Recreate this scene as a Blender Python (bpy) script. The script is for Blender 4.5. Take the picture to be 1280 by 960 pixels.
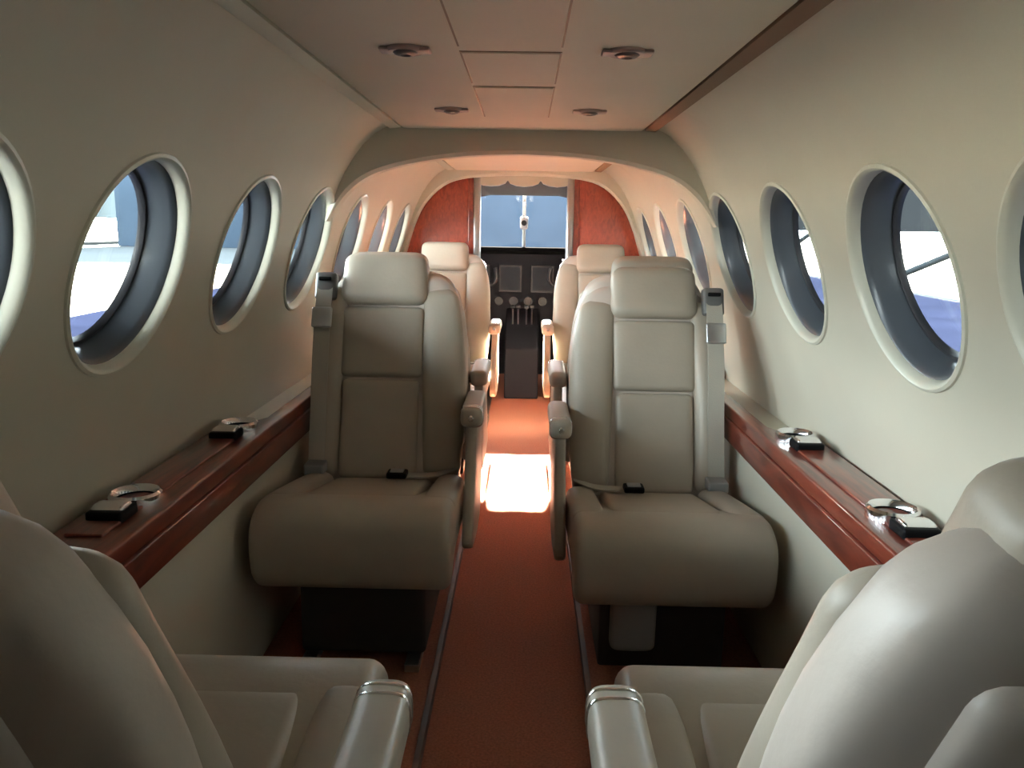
import bpy, bmesh, math, random
from mathutils import Vector, Matrix
random.seed(4)
for o in list(bpy.data.objects): bpy.data.objects.remove(o, do_unlink=True)
S = bpy.context.scene
C = S.collection
R = math.radians

# ------------------------------------------------------------------ camera
cam_d = bpy.data.cameras.new('camera')
cam = bpy.data.objects.new('camera', cam_d); C.objects.link(cam)
cam_d.sensor_fit = 'HORIZONTAL'; cam_d.sensor_width = 36.0
cam_d.lens = 1000.0/1280.0*36.0
cam_d.clip_start = 0.02; cam_d.clip_end = 500
PITCH, YAW, ROLL = 11.1, 0.86, 0.9
cam.matrix_world = (Matrix.Translation((0.02, 0.0, 1.2)) @ Matrix.Rotation(R(YAW), 4, 'Z')
                    @ Matrix.Rotation(R(90-PITCH), 4, 'X') @ Matrix.Rotation(R(ROLL), 4, 'Z'))
S.camera = cam

# ------------------------------------------------------------------ world, sun, exposure
w = bpy.data.worlds.new('World'); S.world = w; w.use_nodes = True
nt = w.node_tree; nt.nodes.clear()
out = nt.nodes.new('ShaderNodeOutputWorld'); bg = nt.nodes.new('ShaderNodeBackground')
tc = nt.nodes.new('ShaderNodeTexCoord'); sx = nt.nodes.new('ShaderNodeSeparateXYZ')
ramp = nt.nodes.new('ShaderNodeValToRGB')
ramp.color_ramp.elements[0].position = 0.0; ramp.color_ramp.elements[0].color = (1.0, 1.0, 0.98, 1)
ramp.color_ramp.elements[1].position = 0.9; ramp.color_ramp.elements[1].color = (0.62, 0.76, 0.90, 1)
nt.links.new(tc.outputs['Generated'], sx.inputs[0]); nt.links.new(sx.outputs['Z'], ramp.inputs[0])
nt.links.new(ramp.outputs[0], bg.inputs['Color']); nt.links.new(bg.outputs[0], out.inputs[0])
bg.inputs['Strength'].default_value = 31.0

SUN_EL = 29.0
sd = bpy.data.lights.new('sun', 'SUN'); sun = bpy.data.objects.new('sun', sd); C.objects.link(sun)
sd.energy = 2600.0; sd.angle = R(2.4); sd.color = (1.0, 0.86, 0.70)
sun.rotation_euler = (R(-(90-SUN_EL)), 0, 0)      # shines from the nose towards the tail
sun.location = (0, 30, 20)

vs = S.view_settings
S.display_settings.display_device = 'sRGB'
vs.view_transform = 'Standard'; vs.look = 'None'; vs.exposure = 0.62; vs.gamma = 1.0; vs.use_curve_mapping = False

# ------------------------------------------------------------------ materials
MATS = {}
def mat(name, col, rough=0.5, metal=0.0, spec=0.5, noise=None, bump=None, coat=0.0):
    m = bpy.data.materials.new(name); m.use_nodes = True
    n = m.node_tree; b = n.nodes['Principled BSDF']
    b.inputs['Base Color'].default_value = (*col, 1); b.inputs['Roughness'].default_value = rough
    b.inputs['Metallic'].default_value = metal; b.inputs['Specular IOR Level'].default_value = spec
    if coat:
        b.inputs['Coat Weight'].default_value = coat; b.inputs['Coat Roughness'].default_value = 0.12
    t = n.nodes.new('ShaderNodeTexCoord')
    if noise:                                           # (scale, amount)
        nz = n.nodes.new('ShaderNodeTexNoise'); nz.inputs['Scale'].default_value = noise[0]; nz.inputs['Detail'].default_value = 5
        n.links.new(t.outputs['Object'], nz.inputs['Vector'])
        r = n.nodes.new('ShaderNodeValToRGB'); a = noise[1]
        r.color_ramp.elements[0].position = 0.3; r.color_ramp.elements[1].position = 0.7
        r.color_ramp.elements[0].color = (*[c*(1-a) for c in col], 1)
        r.color_ramp.elements[1].color = (*[min(1, c*(1+a)) for c in col], 1)
        n.links.new(nz.outputs['Fac'], r.inputs[0]); n.links.new(r.outputs[0], b.inputs['Base Color'])
    if bump:                                            # (scale, strength)
        v = n.nodes.new('ShaderNodeTexNoise'); v.inputs['Scale'].default_value = bump[0]; v.inputs['Detail'].default_value = 3
        n.links.new(t.outputs['Object'], v.inputs['Vector'])
        bp = n.nodes.new('ShaderNodeBump'); bp.inputs['Strength'].default_value = bump[1]; bp.inputs['Distance'].default_value = 0.004
        n.links.new(v.outputs['Fac'], bp.inputs['Height']); n.links.new(bp.outputs[0], b.inputs['Normal'])
    MATS[name] = m
    return m
mat('wall', (0.58, 0.54, 0.44), 0.42, noise=(3, 0.03), bump=(140, 0.05))
mat('ceiling', (0.82, 0.73, 0.59), 0.6, noise=(3, 0.03), bump=(120, 0.05))
mat('trim', (0.62, 0.60, 0.50), 0.35)
mat('reveal', (0.075, 0.085, 0.10), 0.30)
mat('gasket', (0.03, 0.03, 0.035), 0.5)
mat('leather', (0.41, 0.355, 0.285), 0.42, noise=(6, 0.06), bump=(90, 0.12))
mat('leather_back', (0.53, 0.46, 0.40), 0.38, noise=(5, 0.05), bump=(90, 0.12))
mat('seam', (0.10, 0.085, 0.07), 0.7)
mat('belt', (0.42, 0.39, 0.33), 0.7, bump=(300, 0.2))
mat('base_dark', (0.035, 0.03, 0.028), 0.6)
mat('pouch', (0.30, 0.29, 0.28), 0.6)
mat('chrome', (0.85, 0.85, 0.87), 0.14, metal=1.0)
mat('steel', (0.55, 0.56, 0.58), 0.3, metal=1.0)
mat('black', (0.005, 0.005, 0.006), 0.5, spec=0.12)
mat('gap_shade_brown', (0.20, 0.11, 0.055), 0.6)  # brown stands for the shade in the gap beside the ceiling panel
mat('seam_tan', (0.36, 0.27, 0.19), 0.6)
mat('vent', (0.16, 0.13, 0.12), 0.4)
mat('vent_ring', (0.40, 0.30, 0.27), 0.35)
mat('carpet', (0.32, 0.125, 0.078), 0.95, spec=0.1, noise=(160, 0.22), bump=(500, 0.5))
mat('guide', (0.13, 0.125, 0.12), 0.4)
mat('aisle_edge', (0.12, 0.075, 0.055), 0.6)
mat('panel_dark', (0.0035, 0.0035, 0.0045), 0.8, spec=0.06)
mat('glareshield', (0.0015, 0.0015, 0.0015), 1.0, spec=0.0)
mat('screen', (0.004, 0.005, 0.007), 0.6, spec=0.05)
mat('cockpit_trim', (0.015, 0.016, 0.018), 0.6, spec=0.1)
mat('cockpit_lining', (0.03, 0.03, 0.032), 1.0, spec=0.05)
mat('post', (0.32, 0.33, 0.33), 0.6, spec=0.2)
mat('pad_floor', (0.0006, 0.0008, 0.0018), 1.0, spec=0.0, noise=(0.6, 0.2))  # shade on the pad is put into this near-black colour
mat('apron', (0.034, 0.034, 0.033), 1.0, spec=0.0, noise=(0.3, 0.06))
mat('hangar_pale', (0.045, 0.055, 0.060), 1.0, spec=0.0)  # hangar colours held near black in place of hangar dimness
mat('hangar_post', (0.020, 0.028, 0.034), 1.0, spec=0.0)
mat('hangar_dark', (0.008, 0.0085, 0.009), 1.0, spec=0.0)
mat('hangar_blue', (0.016, 0.022, 0.030), 1.0, spec=0.0, noise=(0.2, 0.15))
mat('brace', (0.016, 0.018, 0.019), 1.0, spec=0.0)

def wood(name, c1, c2, rough):
    m = bpy.data.materials.new(name); m.use_nodes = True; n = m.node_tree; b = n.nodes['Principled BSDF']
    t = n.nodes.new('ShaderNodeTexCoord'); mp = n.nodes.new('ShaderNodeMapping')
    mp.inputs['Scale'].default_value = (22, 2.0, 9)
    n.links.new(t.outputs['Object'], mp.inputs[0])
    nz = n.nodes.new('ShaderNodeTexNoise'); nz.inputs['Scale'].default_value = 2.2; nz.inputs['Detail'].default_value = 8
    nz.inputs['Distortion'].default_value = 1.2
    n.links.new(mp.outputs[0], nz.inputs['Vector'])
    r = n.nodes.new('ShaderNodeValToRGB')
    r.color_ramp.elements[0].position = 0.32; r.color_ramp.elements[0].color = (*c1, 1)
    r.color_ramp.elements[1].position = 0.68; r.color_ramp.elements[1].color = (*c2, 1)
    n.links.new(nz.outputs['Fac'], r.inputs[0]); n.links.new(r.outputs[0], b.inputs['Base Color'])
    b.inputs['Roughness'].default_value = rough
    b.inputs['Coat Weight'].default_value = 0.8; b.inputs['Coat Roughness'].default_value = 0.1
    MATS[name] = m
wood('wood', (0.10, 0.014, 0.008), (0.25, 0.045, 0.022), 0.35)
wood('wood_panel', (0.20, 0.026, 0.012), (0.36, 0.060, 0.028), 0.4)

def glass(name, tint):
    m = bpy.data.materials.new(name); m.use_nodes = True; n = m.node_tree; n.nodes.clear()
    o = n.nodes.new('ShaderNodeOutputMaterial'); mx = n.nodes.new('ShaderNodeMixShader')
    tr = n.nodes.new('ShaderNodeBsdfTransparent'); gl = n.nodes.new('ShaderNodeBsdfGlossy')
    lw = n.nodes.new('ShaderNodeLayerWeight'); pw = n.nodes.new('ShaderNodeMath'); fr = n.nodes.new('ShaderNodeMath')
    pw.operation = 'POWER'; pw.inputs[1].default_value = 5; fr.operation = 'MULTIPLY_ADD'; fr.inputs[1].default_value = 0.6; fr.inputs[2].default_value = 0.03
    lw.inputs[0].default_value = 0.5
    n.links.new(lw.outputs['Facing'], pw.inputs[0]); n.links.new(pw.outputs[0], fr.inputs[0])
    tr.inputs[0].default_value = (*tint, 1); gl.inputs['Roughness'].default_value = 0.03
    n.links.new(fr.outputs[0], mx.inputs[0]); n.links.new(tr.outputs[0], mx.inputs[1]); n.links.new(gl.outputs[0], mx.inputs[2])
    n.links.new(mx.outputs[0], o.inputs[0]); MATS[name] = m
glass('glass', (0.90, 0.96, 0.97))
glass('windscreen_glass', (0.94, 0.97, 0.99))

# ------------------------------------------------------------------ mesh helpers
def obj(name, bm, m, parent=None, smooth=True, bevel=0.0):
    bmesh.ops.recalc_face_normals(bm, faces=bm.faces[:])
    me = bpy.data.meshes.new(name); bm.to_mesh(me); bm.free()
    if smooth:
        for p in me.polygons: p.use_smooth = True
    me.materials.append(MATS[m])
    o = bpy.data.objects.new(name, me); C.objects.link(o)
    if parent: o.parent = parent
    if bevel:
        b = o.modifiers.new('bevel', 'BEVEL'); b.width = bevel; b.segments = 3; b.limit_method = 'ANGLE'
        b.harden_normals = False
    if smooth and not bevel:
        try: me.set_sharp_from_angle(angle=R(42))
        except Exception: pass
    return o
def thing(name, label, cat, loc=(0,0,0), rotz=0, group=None):
    o = bpy.data.objects.new(name, None); C.objects.link(o); o.empty_display_size = 0.1
    o.location = loc; o.rotation_euler = (0, 0, rotz); tag(o, label, cat, group); return o
def tag(o, label=None, cat=None, group=None, kind=None):
    if label: o['label'] = label
    if cat: o['category'] = cat
    if group: o['group'] = group
    if kind: o['kind'] = kind
    return o
def struct(o, label): o['kind'] = 'structure'; o['label'] = label; return o
def NB(): return bmesh.new()
def box(bm, x0, x1, y0, y1, z0, z1):
    v = [bm.verts.new(p) for p in ((x0,y0,z0),(x1,y0,z0),(x1,y1,z0),(x0,y1,z0),(x0,y0,z1),(x1,y0,z1),(x1,y1,z1),(x0,y1,z1))]
    for f in ((0,3,2,1),(4,5,6,7),(0,1,5,4),(1,2,6,5),(2,3,7,6),(3,0,4,7)): bm.faces.new([v[i] for i in f])
    return bm
def bx(*a): return box(NB(), *a)
def prism(poly, axis, a0, a1, bm=None):
    """poly: 2D list in the other two axes (order x,y,z without axis)"""
    bm = bm or NB()
    def mk(p, a):
        q = list(p); q.insert('xyz'.index(axis), a); return bm.verts.new(q)
    A = [mk(p, a0) for p in poly]; B = [mk(p, a1) for p in poly]; n = len(poly)
    bm.faces.new(A[::-1]); bm.faces.new(B)
    for i in range(n): bm.faces.new((A[i], A[(i+1)%n], B[(i+1)%n], B[i]))
    return bm
def bridge(bm, rings, close=True, cap=True):
    n = len(rings[0])
    for a, b in zip(rings[:-1], rings[1:]):
        for i in range(n if close else n-1):
            j = (i+1) % n
            bm.faces.new((a[i], a[j], b[j], b[i]))
    if cap: bm.faces.new(rings[0][::-1]); bm.faces.new(rings[-1])
def sup(t, p):
    c, s = math.cos(t), math.sin(t)
    return math.copysign(abs(c)**(2/p), c), math.copysign(abs(s)**(2/p), s)
def pad(A, B, U, V, a, b, p=4.0, rnd=0.03, n=28, segs=8, fn=None, bm=None):
    """rounded lofted pad from A to B; cross-section superellipse a*U, b*V; fn(t) -> (scale a, scale b, offset vector)"""
    bm = bm or NB(); A, B, U, V = map(Vector, (A, B, U, V)); L = (B-A).length; W = (B-A)/L
    st = []
    K = 5
    for k in range(K+1):
        ph = k/K*math.pi/2; st.append((rnd*(1-math.sin(ph)), rnd*(1-math.cos(math.pi/2-ph))))
    # st: (distance from end, inset)
    st = [(rnd*(1-math.sin(k/K*math.pi/2)), rnd*(1-math.cos(k/K*math.pi/2))) for k in range(K, -1, -1)]
    seq = [(d, i) for d, i in st]
    seq += [(rnd+(L-2*rnd)*k/segs, 0) for k in range(1, segs)]
    seq += [(L-d, i) for d, i in st[::-1]]
    rings = []
    for d, ins in seq:
        sa, sb, off = fn(d/L) if fn else (1, 1, Vector((0,0,0)))
        aa = max(a*sa-ins, 0.15*a*sa); bb = max(b*sb-ins, 0.15*b*sb)
        c = A + W*d + Vector(off); r = []
        for i in range(n):
            u, v = sup((i+0.5)/n*2*math.pi, p); r.append(bm.verts.new(c + U*aa*u + V*bb*v))
        rings.append(r)
    bridge(bm, rings); return bm
def lathe(prof, n=28, M=None, bm=None, cap=False):
    """prof: (r, z) list around local Z"""
    bm = bm or NB(); M = M or Matrix.Identity(4); rings = []
    for r, z in prof:
        rings.append([bm.verts.new(M @ Vector((r*math.cos(2*math.pi*i/n), r*math.sin(2*math.pi*i/n), z))) for i in range(n)])
    bridge(bm, rings, cap=cap); return bm
def tube(pts, r, n=10, bm=None):
    bm = bm or NB(); pts = [Vector(p) for p in pts]; rings = []
    for i, p in enumerate(pts):
        d = (pts[min(i+1, len(pts)-1)] - pts[max(i-1, 0)]).normalized()
        u = d.orthogonal().normalized()
        if i: 
            u = (pu - d*pu.dot(d)).normalized()
        pu = u; v = d.cross(u)
        rings.append([bm.verts.new(p + u*r*math.cos(2*math.pi*k/n) + v*r*math.sin(2*math.pi*k/n)) for k in range(n)])
    bridge(bm, rings); return bm
def ribbon(pts, wvec, th, bm=None):
    """strap through pts, width vector wvec, thickness along the local normal"""
    bm = bm or NB(); pts = [Vector(p) for p in pts]; wv = Vector(wvec); rings = []
    for i, p in enumerate(pts):
        d = (pts[min(i+1, len(pts)-1)] - pts[max(i-1, 0)]).normalized()
        nn = d.cross(wv).normalized()*th/2
        rings.append([bm.verts.new(q) for q in (p-wv/2-nn, p+wv/2-nn, p+wv/2+nn, p-wv/2+nn)])
    bridge(bm, rings); return bm
def catmull(pts, k=6, closed=False):
    pts = [Vector(p) for p in pts]; n = len(pts); o = []
    rng = range(n) if closed else range(n-1)
    for i in rng:
        if closed: p0, p1, p2, p3 = pts[(i-1)%n], pts[i], pts[(i+1)%n], pts[(i+2)%n]
        else: p0, p1, p2, p3 = pts[max(i-1,0)], pts[i], pts[i+1], pts[min(i+2,n-1)]
        for j in range(k):
            t = j/k
            o.append(0.5*((2*p1)+(p2-p0)*t+(2*p0-5*p1+4*p2-p3)*t*t+(3*p1-p0-3*p2+p3)*t**3))
    if not closed: o.append(pts[-1])
    return o

# ------------------------------------------------------------------ cabin profile (right side, x and z), low to high
PROF = catmull([(0.835,0.52),(0.83,0.62),(0.795,0.77),(0.745,0.93),(0.70,1.07),(0.655,1.21),(0.605,1.34),(0.54,1.445),(0.475,1.505),(0.43,1.527)], 10)
ARC = [0.0]
for a, b in zip(PROF[:-1], PROF[1:]): ARC.append(ARC[-1]+(b-a).length)
SMAX = ARC[-1]
def prof(s):
    s = min(max(s, 0), SMAX)
    for i in range(len(ARC)-1):
        if s <= ARC[i+1]+1e-9:
            t = (s-ARC[i])/(ARC[i+1]-ARC[i]); return PROF[i].lerp(PROF[i+1], t)
    return PROF[-1]
def pnorm(s):
    d = (prof(s+0.01)-prof(s-0.01)).normalized(); return Vector((d.y, -d.x))      # outward
def s_at_z(z):
    lo, hi = 0, SMAX
    for _ in range(40):
        m = (lo+hi)/2
        if prof(m).y < z: lo = m
        else: hi = m
    return lo
def x_at_z(z): return prof(s_at_z(z)).x
YA, YF = -1.5, 4.95                       # aft bulkhead, forward partition
WIN_Y = [0.37, 0.92, 1.44, 2.03, 2.62, 3.22, 3.82, 4.40]
S0 = s_at_z(1.12); RW = 0.203
MID = [0.09]+[(a+b)/2 for a, b in zip(WIN_Y[:-1], WIN_Y[1:])]+[4.68]
NS, NY = 22, 10
def wall(side, name, label):
    bm = NB()
    def P(y, s):
        p = prof(s); return (side*p.x, y, p.y)
    def sheet(y0, y1, ny):
        g = [[bm.verts.new(P(y0+(y1-y0)*i/ny, SMAX*j/NS)) for j in range(NS+1)] for i in range(ny+1)]
        for i in range(ny):
            for j in range(NS): bm.faces.new((g[i][j], g[i+1][j], g[i+1][j+1], g[i][j+1]))
    sheet(YA, MID[0], 8); sheet(MID[-1], YF, 4)
    for k, yc in enumerate(WIN_Y):
        y0, y1 = MID[k], MID[k+1]; per = []
        for i in range(NY): per.append((y0+(y1-y0)*i/NY, 0))
        for j in range(NS): per.append((y1, SMAX*j/NS))
        for i in range(NY): per.append((y1-(y1-y0)*i/NY, SMAX))
        for j in range(NS): per.append((y0, SMAX*(1-j/NS)))
        rings = []
        for f in (0, .12, .26, .42, .6, .8, 1.0):
            r = []
            for (y, s) in per:
                dy, ds = y-yc, s-S0; L = math.hypot(dy, ds); cy, cs = yc+dy/L*RW, S0+ds/L*RW
                r.append(bm.verts.new(P(cy+(y-cy)*f, cs+(s-cs)*f)))
            rings.append(r)
        bridge(bm, rings, cap=False)
    bmesh.ops.remove_doubles(bm, verts=bm.verts[:], dist=0.0004)
    return struct(obj(name, bm, 'wall'), label)
wall(-1, 'wall_left', 'cream upper cabin side wall with round windows left of the aisle')
wall(1, 'wall_right', 'cream upper cabin side wall with round windows right of the aisle')

# lower side panels + shelf behind the ledges
for sgn, nm in ((-1, 'left'), (1, 'right')):
    poly = [(sgn*x, z) for x, z in ((0.845,0.60),(0.845,0.615),(0.705,0.615),(0.693,0.60),(0.685,0.10),(0.685,0.0),(0.72,0.0),(0.72,0.58),(0.73,0.60))]
    struct(obj('wall_lower_'+nm, prism(poly, 'y', YA, YF, None), 'wall', bevel=0.006), 'cream lower side panel below the %s ledge' % nm)

# windows
def make_windows():
    c0 = prof(S0); N0 = pnorm(S0); d = (prof(S0+.01)-prof(S0-.01)).normalized()
    n = 56; k = 0
    for side in (-1, 1):
        for yc in WIN_Y:
            k += 1
            root = bpy.data.objects.new('window_%d' % k, None); C.objects.link(root); root.location = (side*c0.x, yc, c0.y); root.empty_display_size = 0.1
            struct(root, 'round cabin window in the %s wall, number %d from the rear' % ('left' if side < 0 else 'right', k if k <= 8 else k-8))
            def ring(bm, r, dep, follow):
                vs_ = []
                for i in range(n):
                    t = 2*math.pi*i/n; s = S0 + r*math.sin(t)
                    if follow: q = prof(s) + pnorm(s)*dep
                    else: q = c0 + d*(r*math.sin(t)) + N0*dep
                    vs_.append(bm.verts.new((side*(q.x-c0.x), r*math.cos(t), q.y-c0.y)))
                return vs_
            bm = NB(); bridge(bm, [ring(bm, .212, .004, True), ring(bm, .209, -.004, True), ring(bm, .203, -.006, True), ring(bm, .199, -.004, True), ring(bm, .195, .002, True), ring(bm, .192, .012, False), ring(bm, .191, .020, False)], cap=False)
            obj('window_trim', bm, 'trim', root)
            bm = NB(); bridge(bm, [ring(bm, .193, .016, False), ring(bm, .188, .018, False), ring(bm, .182, .030, False), ring(bm, .174, .060, False), ring(bm, .171, .085, False)], cap=False)
            obj('reveal', bm, 'reveal', root)
            bm = NB(); bridge(bm, [ring(bm, .176, .070, False), ring(bm, .166, .068, False), ring(bm, .163, .073, False), ring(bm, .163, .082, False)], cap=False)
            obj('gasket', bm, 'gasket', root)
            bm = NB(); bridge(bm, [ring(bm, .170, .076, False), ring(bm, .170, .079, False)])
            obj('pane', bm, 'glass', root, smooth=False)
            # portal: helps the renderer sample daylight through this opening
            ld = bpy.data.lights.new('window_portal', 'AREA'); ld.shape = 'DISK'; ld.size = 0.36
            ld.cycles.is_portal = True
            lo = bpy.data.objects.new('window_portal', ld); C.objects.link(lo); lo.parent = root
            dirv = Vector((-side*N0.x, 0, -N0.y)); lo.location = -dirv*0.10
            lo.rotation_euler = dirv.to_track_quat('-Z', 'Y').to_euler()
make_windows()

# ceiling: backing + dropped centre panel + edge strips
bm = bx(-0.46, 0.46, YA, YF, 1.535, 1.56)
ceiling = struct(obj('ceiling', bm, 'ceiling', smooth=False), 'cream cabin ceiling')
cp = obj('centre_panel', prism([(-0.40,1.536),(-0.40,1.522),(-0.39,1.514),(0.39,1.514),(0.40,1.522),(0.40,1.536)], 'y', YA, YF), 'ceiling', ceiling)
# flush rectangular hatch and a thin seam frame round it
def frame_rect(x0, x1, y0, y1, z, w_, th):
    bm = NB()
    box(bm, x0, x1, y0, y0+w_, z-th, z); box(bm, x0, x1, y1-w_, y1, z-th, z)
    box(bm, x0, x0+w_, y0+w_, y1-w_, z-th, z); box(bm, x1-w_, x1, y0+w_, y1-w_, z-th, z); return bm
for (x0, x1, y0, y1) in ((-0.105, 0.075, 1.55, 1.87), (-0.105, 0.075, 1.05, 1.50), (-0.105, 0.075, 1.92, 2.42)):
    h = obj('ceiling_hatch', bx(x0, x1, y0, y1, 1.5105, 1.5145), 'ceiling', ceiling, smooth=False, bevel=0.0015)
    obj('hatch_seam', frame_rect(x0-0.004, x1+0.004, y0-0.004, y1+0.004, 1.5146, 0.004, 0.002), 'seam_tan', ceiling, smooth=False)
for sgn, m, nm, lab in ((1, 'gap_shade_brown', 'trim_1', 'strip along the right edge of the ceiling panel, gap shade painted brown'), (-1, 'trim', 'trim_2', 'pale strip along the left edge of the ceiling panel')):
    poly = [(sgn*a, b) for a, b in ((0.401,1.535),(0.401,1.516),(0.436,1.512),(0.442,1.520),(0.440,1.535))]
    struct(obj(nm, prism(poly, 'y', YA, YF), m, smooth=False), lab)
# ceiling vents
VP = [(-0.205, 1.53), (0.195, 1.53), (-0.19, 2.28), (0.185, 2.28), (-0.2, 0.75), (0.2, 0.75), (-0.19, 3.3), (0.19, 3.3)]
VL = ['left air vent in the ceiling nearest the camera', 'right air vent in the ceiling nearest the camera', 'left air vent in the ceiling before the arch', 'right air vent in the ceiling before the arch',
      'left air vent overhead behind the frame', 'right air vent overhead behind the frame', 'left air vent in the ceiling beyond the arch', 'right air vent in the ceiling beyond the arch']
for (x, y), lab in zip(VP, VL):
    if y < 1 or y > 3: continue
    t = thing('air_vent', lab, 'vent', (x, y, 1.514), 0, 'ceiling air vents')
    obj('bezel', pad((-0.046, 0, -0.004), (0.046, 0, -0.004), (0,1,0), (0,0,1), 0.022, 0.004, 3, 0.003), 'vent_ring', t)
    obj('ring', lathe([(0.036,0.0),(0.036,-0.005),(0.032,-0.008),(0.026,-0.007),(0.024,-0.002)]), 'vent_ring', t)
    obj('nozzle', lathe([(0.025,-0.002),(0.023,-0.008),(0.017,-0.012),(0.010,-0.013),(0.008,-0.008),(0.0005,-0.008)]), 'vent', t)

# header arch between the two seat groups
def arch(name, y0, y1, inner, z_low, m, label, proud=0.0):
    """crescent header: outer edge follows the cabin profile, inner edge a smooth arch given by points"""
    s0 = s_at_z(z_low); K = 16
    outer = [prof(s0+(SMAX-s0)*i/K) for i in range(K+1)]
    outer = [Vector((p.x+0.004, p.y+0.004)) for p in outer] + [Vector((0.2, 1.532)), Vector((0, 1.532))]
    half = outer
    inn = catmull(inner, 8)
    # resample both to same count
    def res(pts, n):
        L = [0]
        for a, b in zip(pts[:-1], pts[1:]): L.append(L[-1]+(b-a).length)
        o = []
        for k in range(n+1):
            d_ = L[-1]*k/n; i = 0
            while i < len(L)-2 and L[i+1] < d_: i += 1
            t = (d_-L[i])/max(L[i+1]-L[i], 1e-9); o.append(pts[i].lerp(pts[i+1], t))
        return o
    n = 30; O = res(half, n); I = res(inn, n)
    O = O + [Vector((-p.x, p.y)) for p in O[-2::-1]]; I = I + [Vector((-p.x, p.y)) for p in I[-2::-1]]
    bm = NB(); rings = []
    for o_, i_ in zip(O, I):
        e = (o_-i_); r_ = min(0.012, e.length*0.3); en = e.normalized() if e.length > 1e-6 else Vector((0,1))
        j = i_ + en*r_
        rings.append([bm.verts.new(q) for q in ((o_.x,y0,o_.y),(j.x,y0,j.y),(i_.x,y0+r_,i_.y),(i_.x,y1-r_,i_.y),(j.x,y1,j.y),(o_.x,y1,o_.y))])
    bridge(bm, rings)
    return struct(obj(name, bm, m), label)
arch('trim_3', 2.74, 2.82, [(0.655,1.21),(0.59,1.30),(0.50,1.365),(0.36,1.405),(0.18,1.43),(0,1.437)], 1.205, 'wall', 'curved cream header arch across the middle of the cabin')
arch('trim_4', 4.70, 4.76, [(0.78,0.80),(0.725,0.95),(0.635,1.19),(0.57,1.32),(0.47,1.42),(0.36,1.465),(0.18,1.485),(0,1.49)], 0.78, 'trim', 'slim cream arch in front of the wood partition')

FZ = 0.03
# floor: sunken aisle + raised sides
fl = struct(obj('floor', bx(-0.205, 0.205, YA, 6.6, -0.03, 0.0), 'carpet', smooth=False), 'rust brown carpet of the sunken aisle')
for sgn, nm in ((-1, 'left'), (1, 'right')):
    x0, x1 = sorted((sgn*0.2, sgn*0.86))
    o = obj('floor_'+nm, bx(x0, x1, YA, YF, -0.03, FZ), 'carpet', smooth=False, bevel=0.006); struct(o, 'raised carpeted floor under the seats on the %s' % nm)
    x0, x1 = sorted((sgn*0.198, sgn*0.215))
    struct(obj('trim_%d' % (5 if sgn < 0 else 6), prism([(sgn*.196,0.002),(sgn*.196,FZ+.004),(sgn*.210,FZ+.004),(sgn*.210,FZ),(sgn*.2,FZ),(sgn*.2,0.002)], 'y', YA, YF), 'aisle_edge', smooth=False), 'thin edging strip along the aisle on the %s' % nm)
# aft bulkhead behind the camera
struct(obj('wall_aft', bx(-0.9, 0.9, YA-0.05, YA, -0.05, 1.6), 'wood', smooth=False), 'mahogany bulkhead closing the rear of the cabin')

# forward partition
def partition():
    for sgn, nm in ((-1, 'left'), (1, 'right')):
        out_ = [prof(s_at_z(0.62)+(SMAX-s_at_z(0.62))*i/18) for i in range(19)]
        pts = [(0.30,0.0),(0.85,0.0),(0.85,0.6)]+[(p.x+0.01, p.y+0.004) for p in out_]+[(0.30,1.535)]
        t = struct(obj('wall_partition_'+nm, prism([(sgn*a, b) for a, b in pts], 'y', YF, YF+0.04), 'wood_panel', smooth=False), 'red mahogany partition %s of the cockpit doorway' % nm)
        # raised rectangular lower panel and stile
        x0, x1 = sorted((sgn*0.30, sgn*0.335))
        obj('stile', bx(x0, x1, YF-0.012, YF, 0.08, 1.50), 'wood', t, smooth=False, bevel=0.003)
        x0, x1 = sorted((sgn*0.262, sgn*0.302))
        d = struct(obj('trim_%d' % (7 if sgn < 0 else 8), bx(x0, x1, YF-0.03, YF+0.07, 0.0, 1.50), 'steel', bevel=0.008), 'bright metal door post %s of the cockpit doorway' % nm)
    # scalloped cream header over the doorway
    poly = [(-0.30,1.535),(-0.30,1.47)]
    for c in (-0.20, 0.0, 0.20):
        for k in range(7):
            a = math.pi*k/6; poly.append((c-0.1*math.cos(a)*0.98, 1.475-0.035*math.sin(a)))
    poly += [(0.30,1.47),(0.30,1.535)]
    struct(obj('trim_9', prism(poly, 'y', YF-0.02, YF+0.05), 'trim', smooth=False), 'scalloped cream valance over the cockpit doorway')
partition()

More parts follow.
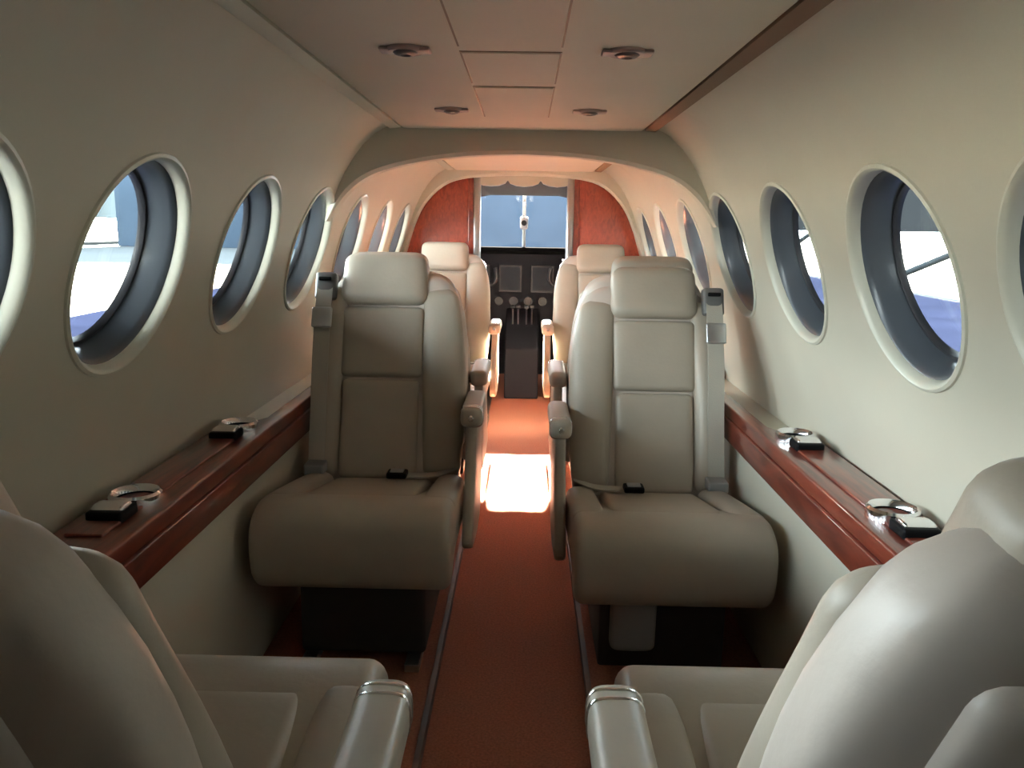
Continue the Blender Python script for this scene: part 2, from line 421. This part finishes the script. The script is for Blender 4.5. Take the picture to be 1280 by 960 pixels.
# ------------------------------------------------------------------ cockpit
def cockpit():
    # side linings and roof, narrowing to the nose; windscreen openings left free
    y0, y1, y2 = YF+0.04, 5.95, 6.55
    for sgn, nm in ((-1, 'left'), (1, 'right')):
        poly = [(sgn*0.80, y0), (sgn*0.74, y1), (sgn*0.55, y2), (sgn*0.58, y2+0.02), (sgn*0.78, y1+0.02), (sgn*0.86, y0)]
        struct(obj('wall_cockpit_'+nm, prism(poly, 'z', -0.03, 1.05), 'cockpit_lining', smooth=False), 'grey cockpit side lining on the %s' % nm)
        poly = [(sgn*0.80, y0), (sgn*0.77, 5.35), (sgn*0.80, 5.35), (sgn*0.86, y0)]
        struct(obj('wall_cockpit_upper_'+nm, prism(poly, 'z', 1.05, 1.56), 'cockpit_lining', smooth=False), 'grey cockpit upper side lining on the %s' % nm)
    bm = NB(); rings = []
    for y, z, hw in ((y0, 1.50, 0.82), (5.5, 1.49, 0.78), (5.96, 1.425, 0.62)):
        rings.append([bm.verts.new(p) for p in ((-hw,y,z-0.25),(-hw*0.8,y,z-0.05),(-hw*0.4,y,z),(hw*0.4,y,z),(hw*0.8,y,z-0.05),(hw,y,z-0.25),
                                                (hw,y,z+0.06),(-hw,y,z+0.06))])
    bridge(bm, rings)
    struct(obj('ceiling_cockpit', bm, 'cockpit_lining', smooth=False), 'grey cockpit roof lining')
    struct(obj('wall_nose', bx(-0.6, 0.6, 6.56, 6.6, -0.03, 1.04), 'panel_dark', smooth=False), 'dark nose bulkhead under the windscreen')
    # windscreen: two front panes and posts
    ws = bpy.data.objects.new('window_17', None); C.objects.link(ws); ws.location = (0, 6.3, 1.03); struct(ws, 'cockpit windscreen of two panes with a pale centre post')
    def loc(p): return Vector(p)-Vector((0, 6.3, 1.03))
    for sgn in (-1, 1):
        q = [(0.02*sgn, 6.40, 1.02), (0.56*sgn, 6.30, 1.02), (0.52*sgn, 5.94, 1.40), (0.02*sgn, 5.99, 1.43)]
        bm = NB(); off = Vector((0, 0.006, 0.006))
        A = [bm.verts.new(loc(p)) for p in q]; B = [bm.verts.new(loc(p)+off) for p in q]
        bridge(bm, [A, B]); obj('pane', bm, 'windscreen_glass', ws, smooth=False)
        obj('side_post', tube([loc((0.57*sgn, 6.31, 1.0)), loc((0.53*sgn, 5.93, 1.42))], 0.03), 'cockpit_trim', ws)
        q = [(0.57*sgn, 6.29, 1.04), (0.76*sgn, 5.90, 1.05), (0.68*sgn, 5.75, 1.36), (0.54*sgn, 5.96, 1.39)]
        bm = NB(); off = Vector((0.006*sgn, 0.003, 0.003))
        A = [bm.verts.new(loc(p)) for p in q]; B = [bm.verts.new(loc(p)+off) for p in q]
        bridge(bm, [A, B]); obj('side_pane', bm, 'windscreen_glass', ws, smooth=False)
    obj('centre_post', tube([loc((0, 6.41, 1.0)), loc((0, 5.98, 1.44))], 0.014), 'post', ws)
    t = thing('compass', 'small pale compass hanging on the windscreen centre post', 'compass', (0.0, 6.02, 1.23))
    obj('compass_body', pad((0,-0.02,-0.045),(0,-0.02,0.045),(1,0,0),(0,1,0),0.03,0.03,3,0.015), 'post', t)
    obj('compass_face', lathe([(0.0005,0),(0.02,0)], 20, Matrix.Translation((0,-0.052,0.0)) @ Matrix.Rotation(R(90),4,'X')), 'black', t)
    obj('compass_bracket', bx(-0.008, 0.008, -0.005, 0.012, 0.04, 0.16), 'post', t, smooth=False)
    # instrument panel
    t = ip = thing('instrument_panel', 'black instrument panel with screens and control yokes under the windscreen', 'panel', (0, 6.06, 0.6))
    obj('glareshield', prism([(y, z) for y, z in ((-0.10,0.425),(-0.09,0.452),(0.20,0.45),(0.28,0.435),(0.28,0.41),(-0.09,0.405))], 'x', -0.54, 0.54), 'glareshield', t, smooth=False)
    obj('fascia', prism([(y, z) for y, z in ((0.0,-0.10),(0.0,0.408),(0.06,0.408),(0.06,-0.10))], 'x', -0.53, 0.53), 'panel_dark', t, smooth=False)
    for x in (-0.42, -0.18, 0.06, 0.30):
        f = obj('display_bezel', bx(x-0.0, x+0.17, -0.012, 0.0, 0.12, 0.32), 'black', t, smooth=False, bevel=0.004)
        obj('display', bx(x+0.012, x+0.158, -0.014, -0.011, 0.135, 0.305), 'screen', f, smooth=False)
    for i in range(8):
        x = -0.40+i*0.11
        obj('gauge', lathe([(0.034,0),(0.036,-0.008),(0.030,-0.010),(0.029,-0.004),(0.0005,-0.004)], 18, Matrix.Translation((x, 0, 0.05)) @ Matrix.Rotation(R(-90),4,'X')), 'cockpit_trim' if i % 3 == 0 else 'black', t)
    t = thing('centre_pedestal', 'black centre pedestal with levers between the pilot seats', 'pedestal', (0, 5.95, 0))
    obj('pedestal_body', prism([(y, z) for y, z in ((-0.38,0.0),(-0.38,0.36),(0.05,0.58),(0.105,0.60),(0.105,0.0))], 'x', -0.12, 0.12), 'panel_dark', t, smooth=False, bevel=0.01)
    for i, x in enumerate((-0.07, -0.03, 0.03, 0.07)):
        l = obj('lever', tube([(x,-0.10,0.50),(x,-0.13,0.62)], 0.006), 'steel', t)
        obj('knob', pad((x-0.014,-0.13,0.63),(x+0.014,-0.13,0.63),(0,1,0),(0,0,1),0.014,0.014,2.2,0.006,16), 'black' if i < 2 else 'cockpit_trim', l)
    for sgn, nm in ((-1, 'left'), (1, 'right')):
        y = obj('control_yoke', tube([(0,0.229,0),(0,0,0)], 0.018), 'black', ip); y.location = (sgn*0.34, -0.23, 0.20)
        obj('hub', pad((-0.05,0,0),(0.05,0,0),(0,1,0),(0,0,1),0.02,0.03,3,0.01,16), 'black', y)
        for s2 in (-1, 1):
            obj('grip', tube(catmull([(s2*0.04,0,0),(s2*0.12,0,-0.01),(s2*0.15,-0.01,0.04),(s2*0.14,-0.01,0.11)], 5), 0.014), 'black', y)
        t = thing('pilot_seat', 'dark pilot seat in the cockpit on the %s' % nm, 'seat', (sgn*0.44, 5.50, 0.0))
        obj('base', bx(-0.16, 0.16, -0.1, 0.30, 0.0, 0.28), 'base_dark', t, smooth=False, bevel=0.01)
        obj('cushion', pad((-0.20,0.10,0.34),(0.20,0.10,0.34),(0,1,0),(0,0,1),0.24,0.06,4,0.03), 'panel_dark', t)
        obj('backrest', pad((0,-0.12,0.36),(0,-0.22,0.98),(1,0,0),(0,1,0.15),0.20,0.05,4,0.04), 'panel_dark', t)
        obj('headrest', pad((0,-0.225,0.99),(0,-0.24,1.14),(1,0,0),(0,1,0.1),0.12,0.04,4,0.03), 'panel_dark', t)
        if sgn > 0:
            obj('harness_strap', ribbon(catmull([(-0.17,-0.28,1.00),(-0.19,-0.275,0.80),(-0.205,-0.24,0.62),(-0.21,-0.22,0.50)], 5), (0.03,0,0), 0.004), 'post', t)
            obj('harness_buckle', bx(-0.235,-0.185,-0.25,-0.215,0.58,0.66), 'hangar_post', t, smooth=False, bevel=0.006)
    struct(obj('floor_cockpit', bx(-0.86, 0.86, YF, 6.6, -0.06, -0.031), 'base_dark', smooth=False), 'dark cockpit floor')
    ld = bpy.data.lights.new('windscreen_portal', 'AREA'); ld.shape = 'RECTANGLE'; ld.size = 1.15; ld.size_y = 0.6; ld.cycles.is_portal = True
    lo = bpy.data.objects.new('windscreen_portal', ld); C.objects.link(lo); lo.location = (0, 6.24, 1.27)
    lo.rotation_euler = Vector((0, -0.7, -0.7)).to_track_quat('-Z', 'Y').to_euler()
cockpit()

# ------------------------------------------------------------------ cabin seats
BO = Vector((0, 0.06, 0.40))
def recline(a):
    global UPV, FRV
    UPV = Vector((0, math.sin(R(a)), math.cos(R(a)))); FRV = Vector((0, -UPV.z, UPV.y))
recline(16.7)
def bp(x, f, h): return BO + Vector((x,0,0)) + FRV*f + UPV*h
def extrude_soft(poly, x0, x1, rnd=0.03, bm=None):
    bm = bm or NB(); cy = sum(p[0] for p in poly)/len(poly); cz = sum(p[1] for p in poly)/len(poly)
    ey = max(abs(p[0]-cy) for p in poly); ez = max(abs(p[1]-cz) for p in poly); K = 5
    st = [(rnd*(1-math.sin(k/K*math.pi/2)), rnd*(1-math.cos(k/K*math.pi/2))) for k in range(K, -1, -1)]
    seq = [(x0+d, i) for d, i in st]+[(x0+rnd+(x1-x0-2*rnd)*k/4, 0) for k in range(1, 4)]+[(x1-d, i) for d, i in st[::-1]]
    rings = [[bm.verts.new((x, cy+(p[0]-cy)*(1-i/ey), cz+(p[1]-cz)*(1-i/ez))) for p in poly] for x, i in seq]
    bridge(bm, rings); return bm
def make_seat(inb, label, loc, rotz, belt=True, pouch=False, group='cabin seats', rec=16.7, po=-0.028, arm=0.275, hr=0.0):
    """inb: +1 when the aisle lies on local +x; front is local -y"""
    t = thing('cabin_seat', label, 'seat', loc, rotz, group)
    po = inb*po; recline(rec)
    # base
    b = obj('base', bx(-0.17, 0.17, -0.40, 0.02, 0.02, 0.24), 'base_dark', t, bevel=0.012)
    for s in (-1, 1):
        obj('floor_rail', bx(s*0.14-0.02, s*0.14+0.02, -0.46, 0.06, 0.0, 0.022), 'steel', t, smooth=False, bevel=0.003)
    obj('seat_pan', bx(-0.215, 0.215, -0.46, 0.05, 0.235, 0.31), 'base_dark', t, bevel=0.012)
    # cushion
    prf = catmull([(0.03,0.29),(0.03,0.365),(-0.15,0.405),(-0.32,0.45),(-0.44,0.482),(-0.505,0.475),(-0.548,0.435),(-0.555,0.37),(-0.545,0.30),(-0.515,0.265),(-0.47,0.275),(-0.40,0.315),(-0.2,0.31)], 4, True)
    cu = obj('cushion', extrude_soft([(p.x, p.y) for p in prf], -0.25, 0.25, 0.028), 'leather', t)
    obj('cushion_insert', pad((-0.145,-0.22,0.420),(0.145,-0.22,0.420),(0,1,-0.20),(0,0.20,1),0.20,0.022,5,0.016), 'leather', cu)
    for s in (-1, 1):
        obj('cushion_bolster', pad((s*0.203,0.0,0.375),(s*0.207,-0.44,0.460),(1,0,0),(0,0,1),0.044,0.036,2.6,0.03,fn=lambda q: (1,1-0.35*q*q,(0,0,0))), 'leather', cu)
    # backrest body
    def bw(q):
        if q < 0.55: k = 0.93+0.07*math.sin(q/0.55*math.pi/2)
        else: k = 1.0-0.30*((q-0.55)/0.45)**3
        return k, 1.0-0.22*q, (0,0,0)
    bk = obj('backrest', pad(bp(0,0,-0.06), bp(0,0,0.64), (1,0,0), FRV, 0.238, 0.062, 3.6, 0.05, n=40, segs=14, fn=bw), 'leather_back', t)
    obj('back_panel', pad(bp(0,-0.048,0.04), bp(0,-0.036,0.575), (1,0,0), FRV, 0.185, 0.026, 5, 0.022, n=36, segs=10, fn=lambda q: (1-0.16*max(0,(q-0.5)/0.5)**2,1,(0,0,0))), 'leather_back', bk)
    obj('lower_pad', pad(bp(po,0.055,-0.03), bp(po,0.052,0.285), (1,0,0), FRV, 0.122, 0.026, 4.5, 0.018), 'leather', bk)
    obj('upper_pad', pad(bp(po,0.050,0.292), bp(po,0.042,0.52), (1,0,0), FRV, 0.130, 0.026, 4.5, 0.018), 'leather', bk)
    for s in (-1, 1):
        obj('side_bolster', pad(bp(s*(0.170 if s == inb else 0.190),0.050,-0.03), bp(s*(0.150 if s == inb else 0.178),0.035,0.585), (1,0,0), FRV, 0.070 if s == inb else 0.046, 0.044, 2.4, 0.04, segs=12,
            fn=lambda q, s=s: (0.80+0.20*math.sin(q*math.pi), 0.62+0.50*math.sin(min(1,q*1.15)*math.pi)**1.0, (s*0.012*math.sin(q*math.pi),0,0))), 'leather', bk)
    # headrest
    hd = obj('headrest', pad(bp(po,0.032,0.525+hr), bp(po,0.014,0.70+hr), (1,0,0), FRV, 0.142, 0.056, 4, 0.035, n=36, fn=lambda q: (1-0.06*q,1-0.12*q,(0,0,0))), 'leather', t)
    for s in (-1, 1):
        obj('headrest_post', tube([bp(po+s*0.05,0.0,0.56), bp(po+s*0.05,0.0,0.64)], 0.008), 'steel', hd)
    # aisle-side armrest
    x = inb*arm
    ar = obj('armrest', pad((x,0.13,0.625),(x,-0.165,0.628),(1,0,0),(0,0,1),0.032,0.03,3.5,0.022), 'leather', t)
    obj('armrest_panel', prism([(p.x, p.y) for p in catmull([(0.10,0.28),(0.12,0.60),(-0.12,0.60),(-0.17,0.52),(-0.25,0.38),(-0.28,0.28)], 5, True)], 'x', x-0.016, x+0.016), 'leather', t, bevel=0.01)
    for yy in (-0.138, -0.120):
        obj('metal_band', pad((x,yy,0.627),(x,yy-0.006,0.627),(1,0,0),(0,0,1),0.0335,0.0315,3.5,0.002,segs=2), 'chrome', ar)
    obj('release_button', lathe([(0.009,0),(0.009,-0.012),(0.006,-0.016),(0.0005,-0.016)], 16, Matrix.Translation((x,-0.165,0.63)) @ Matrix.Rotation(R(-90),4,'X')), 'chrome', ar)
    # lap belt halves and buckle
    obj('lap_belt', ribbon(catmull([(inb*0.225,0.0,0.43),(inb*0.16,-0.06,0.425),(inb*0.05,-0.10,0.432)], 6), (0,0.045,0.0), 0.004), 'belt', t)
    bkl = obj('belt_buckle', bx(inb*0.05-0.03, inb*0.05+0.03, -0.125, -0.075, 0.428, 0.446), 'black', t, smooth=False, bevel=0.005)
    obj('buckle_plate', bx(inb*0.05-0.02, inb*0.05+0.02, -0.115, -0.085, 0.445, 0.450), 'steel', bkl, smooth=False, bevel=0.002)
    if belt:
        xo = -inb*0.212
        sb = obj('shoulder_belt', ribbon(catmull([bp(xo,0.075,0.60), bp(xo,0.098,0.50), bp(xo,0.108,0.34), bp(xo,0.100,0.18), bp(xo-0.005*inb,0.080,0.0)], 6), (0.05,0,0), 0.005), 'belt', t)
        g = obj('belt_guide', pad(bp(xo,0.068,0.535), bp(xo,0.060,0.625), (1,0,0), FRV, 0.034, 0.022, 4, 0.01), 'guide', t)
        obj('guide_slot', pad(bp(xo-0.02,0.090,0.60), bp(xo+0.02,0.090,0.60), UPV, FRV, 0.006, 0.006, 3, 0.003, 12, 3), 'black', g)
        obj('adjuster', pad(bp(xo,0.112,0.44), bp(xo,0.106,0.505), (1,0,0), FRV, 0.031, 0.009, 5, 0.005), 'steel', sb)
        obj('belt_anchor', bx(xo-0.03, xo+0.03, -0.07, 0.0, 0.415, 0.45), 'pouch', t, smooth=False, bevel=0.006)
    if pouch:
        obj('life_vest_pouch', pad((-0.085,-0.43,0.10),(-0.085,-0.44,0.29),(1,0,0),(0,1,0),0.06,0.03,4,0.02), 'pouch', t)
    return t
PI = math.pi
SX = 0.405
make_seat(1, 'cream leather seat facing the camera left of the aisle, with hanging shoulder belt', (-SX, 2.40, FZ), 0)
make_seat(-1, 'cream leather seat facing the camera right of the aisle, with hanging shoulder belt', (SX, 2.40, FZ-0.03), 0, pouch=True)
make_seat(-1, 'shadowed cream seat seen from behind at lower left corner', (-0.448, 0.685, FZ), PI, belt=False, rec=18.4, po=0.01, hr=-0.03, arm=0.315)
make_seat(1, 'cream leather seat seen from behind at lower right corner', (0.43, 0.685, FZ), PI, belt=False, rec=18.4, po=0.01, hr=-0.03, arm=0.30)
make_seat(-1, 'seat mostly hidden behind the left camera-facing seat, aisle armrest showing', (-0.42, 2.985, FZ), PI, belt=False)
make_seat(1, 'seat mostly hidden behind the right camera-facing seat, aisle armrest showing', (0.42, 2.985, FZ), PI, belt=False)
make_seat(1, 'far cream seat in front of the left mahogany partition', (-0.42, 4.45, FZ), 0)
make_seat(-1, 'far cream seat in front of the right mahogany partition', (0.42, 4.45, FZ), 0)

# ------------------------------------------------------------------ wood ledges with cup holders
def ledge(sgn, ya, yb, yn, cups, label):
    """wide from ya to yb, narrow rail on to yn; built for the right side and mirrored"""
    t = thing('side_ledge', label, 'ledge', (0, 0, 0))
    xi, xw, xo = 0.668, 0.715, 0.812
    def pr(poly, z0, z1): return prism([(sgn*a, b) for a, b in poly], 'z', z0, z1)
    obj('ledge_top', pr([(xi,ya),(xo,ya),(xo,yb-0.02),(xo-0.03,yb),(xw+0.02,yb+0.02),(xw,yb+0.06),(xw,yn),(xi,yn)], 0.616, 0.655), 'wood', t, bevel=0.006)
    obj('fascia', pr([(xi-0.006,ya),(xi+0.02,ya),(xi+0.02,yn),(xi-0.006,yn)], 0.550, 0.6165), 'wood', t, bevel=0.004)
    obj('table_lid', pr([(xi+0.045,ya+0.36 if yb-ya > 1 else ya+.15),(xo-0.03,ya+0.36 if yb-ya > 1 else ya+.15),(xo-0.03,yb-0.16),(xi+0.045,yb-0.16)], 0.654, 0.661), 'wood', t, bevel=0.003)
    for y in cups:
        c = obj('cup_holder', lathe([(0.050,0.654),(0.050,0.672),(0.045,0.677),(0.039,0.672),(0.037,0.658)], 28, Matrix.Translation((sgn*0.745, y, 0))), 'chrome', t)
        obj('cup_well', lathe([(0.0362,0.664),(0.034,0.657),(0.0005,0.6565)], 28, Matrix.Translation((sgn*0.745, y, 0))), 'black', c)
        a = obj('ashtray', bx(sgn*0.745-0.035, sgn*0.745+0.035, y-0.125, y-0.060, 0.654, 0.676), 'black', t, smooth=False, bevel=0.006)
        obj('ashtray_lid', pad((sgn*0.745-0.03, y-0.0925, 0.677),(sgn*0.745+0.03, y-0.0925, 0.677),(0,1,0),(0,0,1),0.022,0.008,2.5,0.006,20,4), 'chrome', a)
    return t
ledge(-1, 0.95, 2.16, 2.72, (1.50, 2.08), 'dark mahogany ledge with cup holders along the left wall')
ledge(1, 0.95, 2.16, 2.72, (1.50, 2.08), 'glossy red mahogany ledge with chrome cup holders along the right wall')
ledge(-1, 3.15, 4.05, 4.55, (3.95,), 'far mahogany ledge beside the left partition seat')
ledge(1, 3.15, 4.05, 4.55, (3.95,), 'far mahogany ledge beside the right partition seat')

# ------------------------------------------------------------------ outside
GZ = -1.1
struct(obj('ground', bx(-160, 160, -120, 260, GZ-0.2, GZ-0.02), 'apron', smooth=False), 'pale sunlit apron around the aircraft')
struct(obj('ground_pad', bx(-11, 14.9, -25, 74.5, GZ-0.1, GZ), 'pad_floor', smooth=False), 'blue parking pad under the aircraft, shade darkened into its colour')
sr = struct(obj('roof_light_block', bx(-8.2, 9, -30, 9.5, 4.6, 5.0), 'hangar_dark', smooth=False), 'dark unseen roof added over the aircraft to cut high sky light')  # out of view, added to keep steep sky light off the cushions
for x in (-8.1, 8.6):
    for y in (-28, -14, -1, 9.0):
        obj('post', bx(x, x+0.25, y, y+0.25, GZ, 4.6), 'hangar_post', sr, smooth=False)
def building():
    t = thing('terminal_building', 'pale blue building with columns beyond the left windows', 'building', (-42, 60, GZ))
    obj('facade', bx(-6, 0, -70, 110, 2.6, 7.0), 'hangar_pale', t, smooth=False)
    for k in range(12):
        y = -60+k*14
        obj('column', bx(0.0, 0.8, y, y+1.0, 0, 7.0), 'hangar_post', t, smooth=False)
    t = thing('open_hangar', 'dark open hangar shelter beyond the right windows', 'building', (15, 20, GZ))
    obj('roof', bx(0, 0.6, -60, 50, 2.35, 9.0), 'hangar_dark', t, smooth=False)
    obj('light_block_wall', bx(0, 0.6, -60, -6, 0, 2.36), 'hangar_dark', t, smooth=False)  # wall added to block daylight reaching the rear right windows
    for k in range(3):
        y = -3+k*17
        obj('post', bx(0, 0.4, y, y+0.4, 0, 2.4), 'brace', t, smooth=False)
        obj('brace', tube([(0.2, y+0.2, 0.3), (0.2, y-8.0, 2.4)], 0.12), 'brace', t)
    t = thing('added_nose_hangar', 'blue grey hangar added ahead of the windscreen to dim its sky', 'building', (0, 75, GZ))
    obj('facade', bx(-38, 14, 0, 6, 0, 17), 'hangar_blue', t, smooth=False)  # added to tame the windscreen view; its height cuts sky light
building()
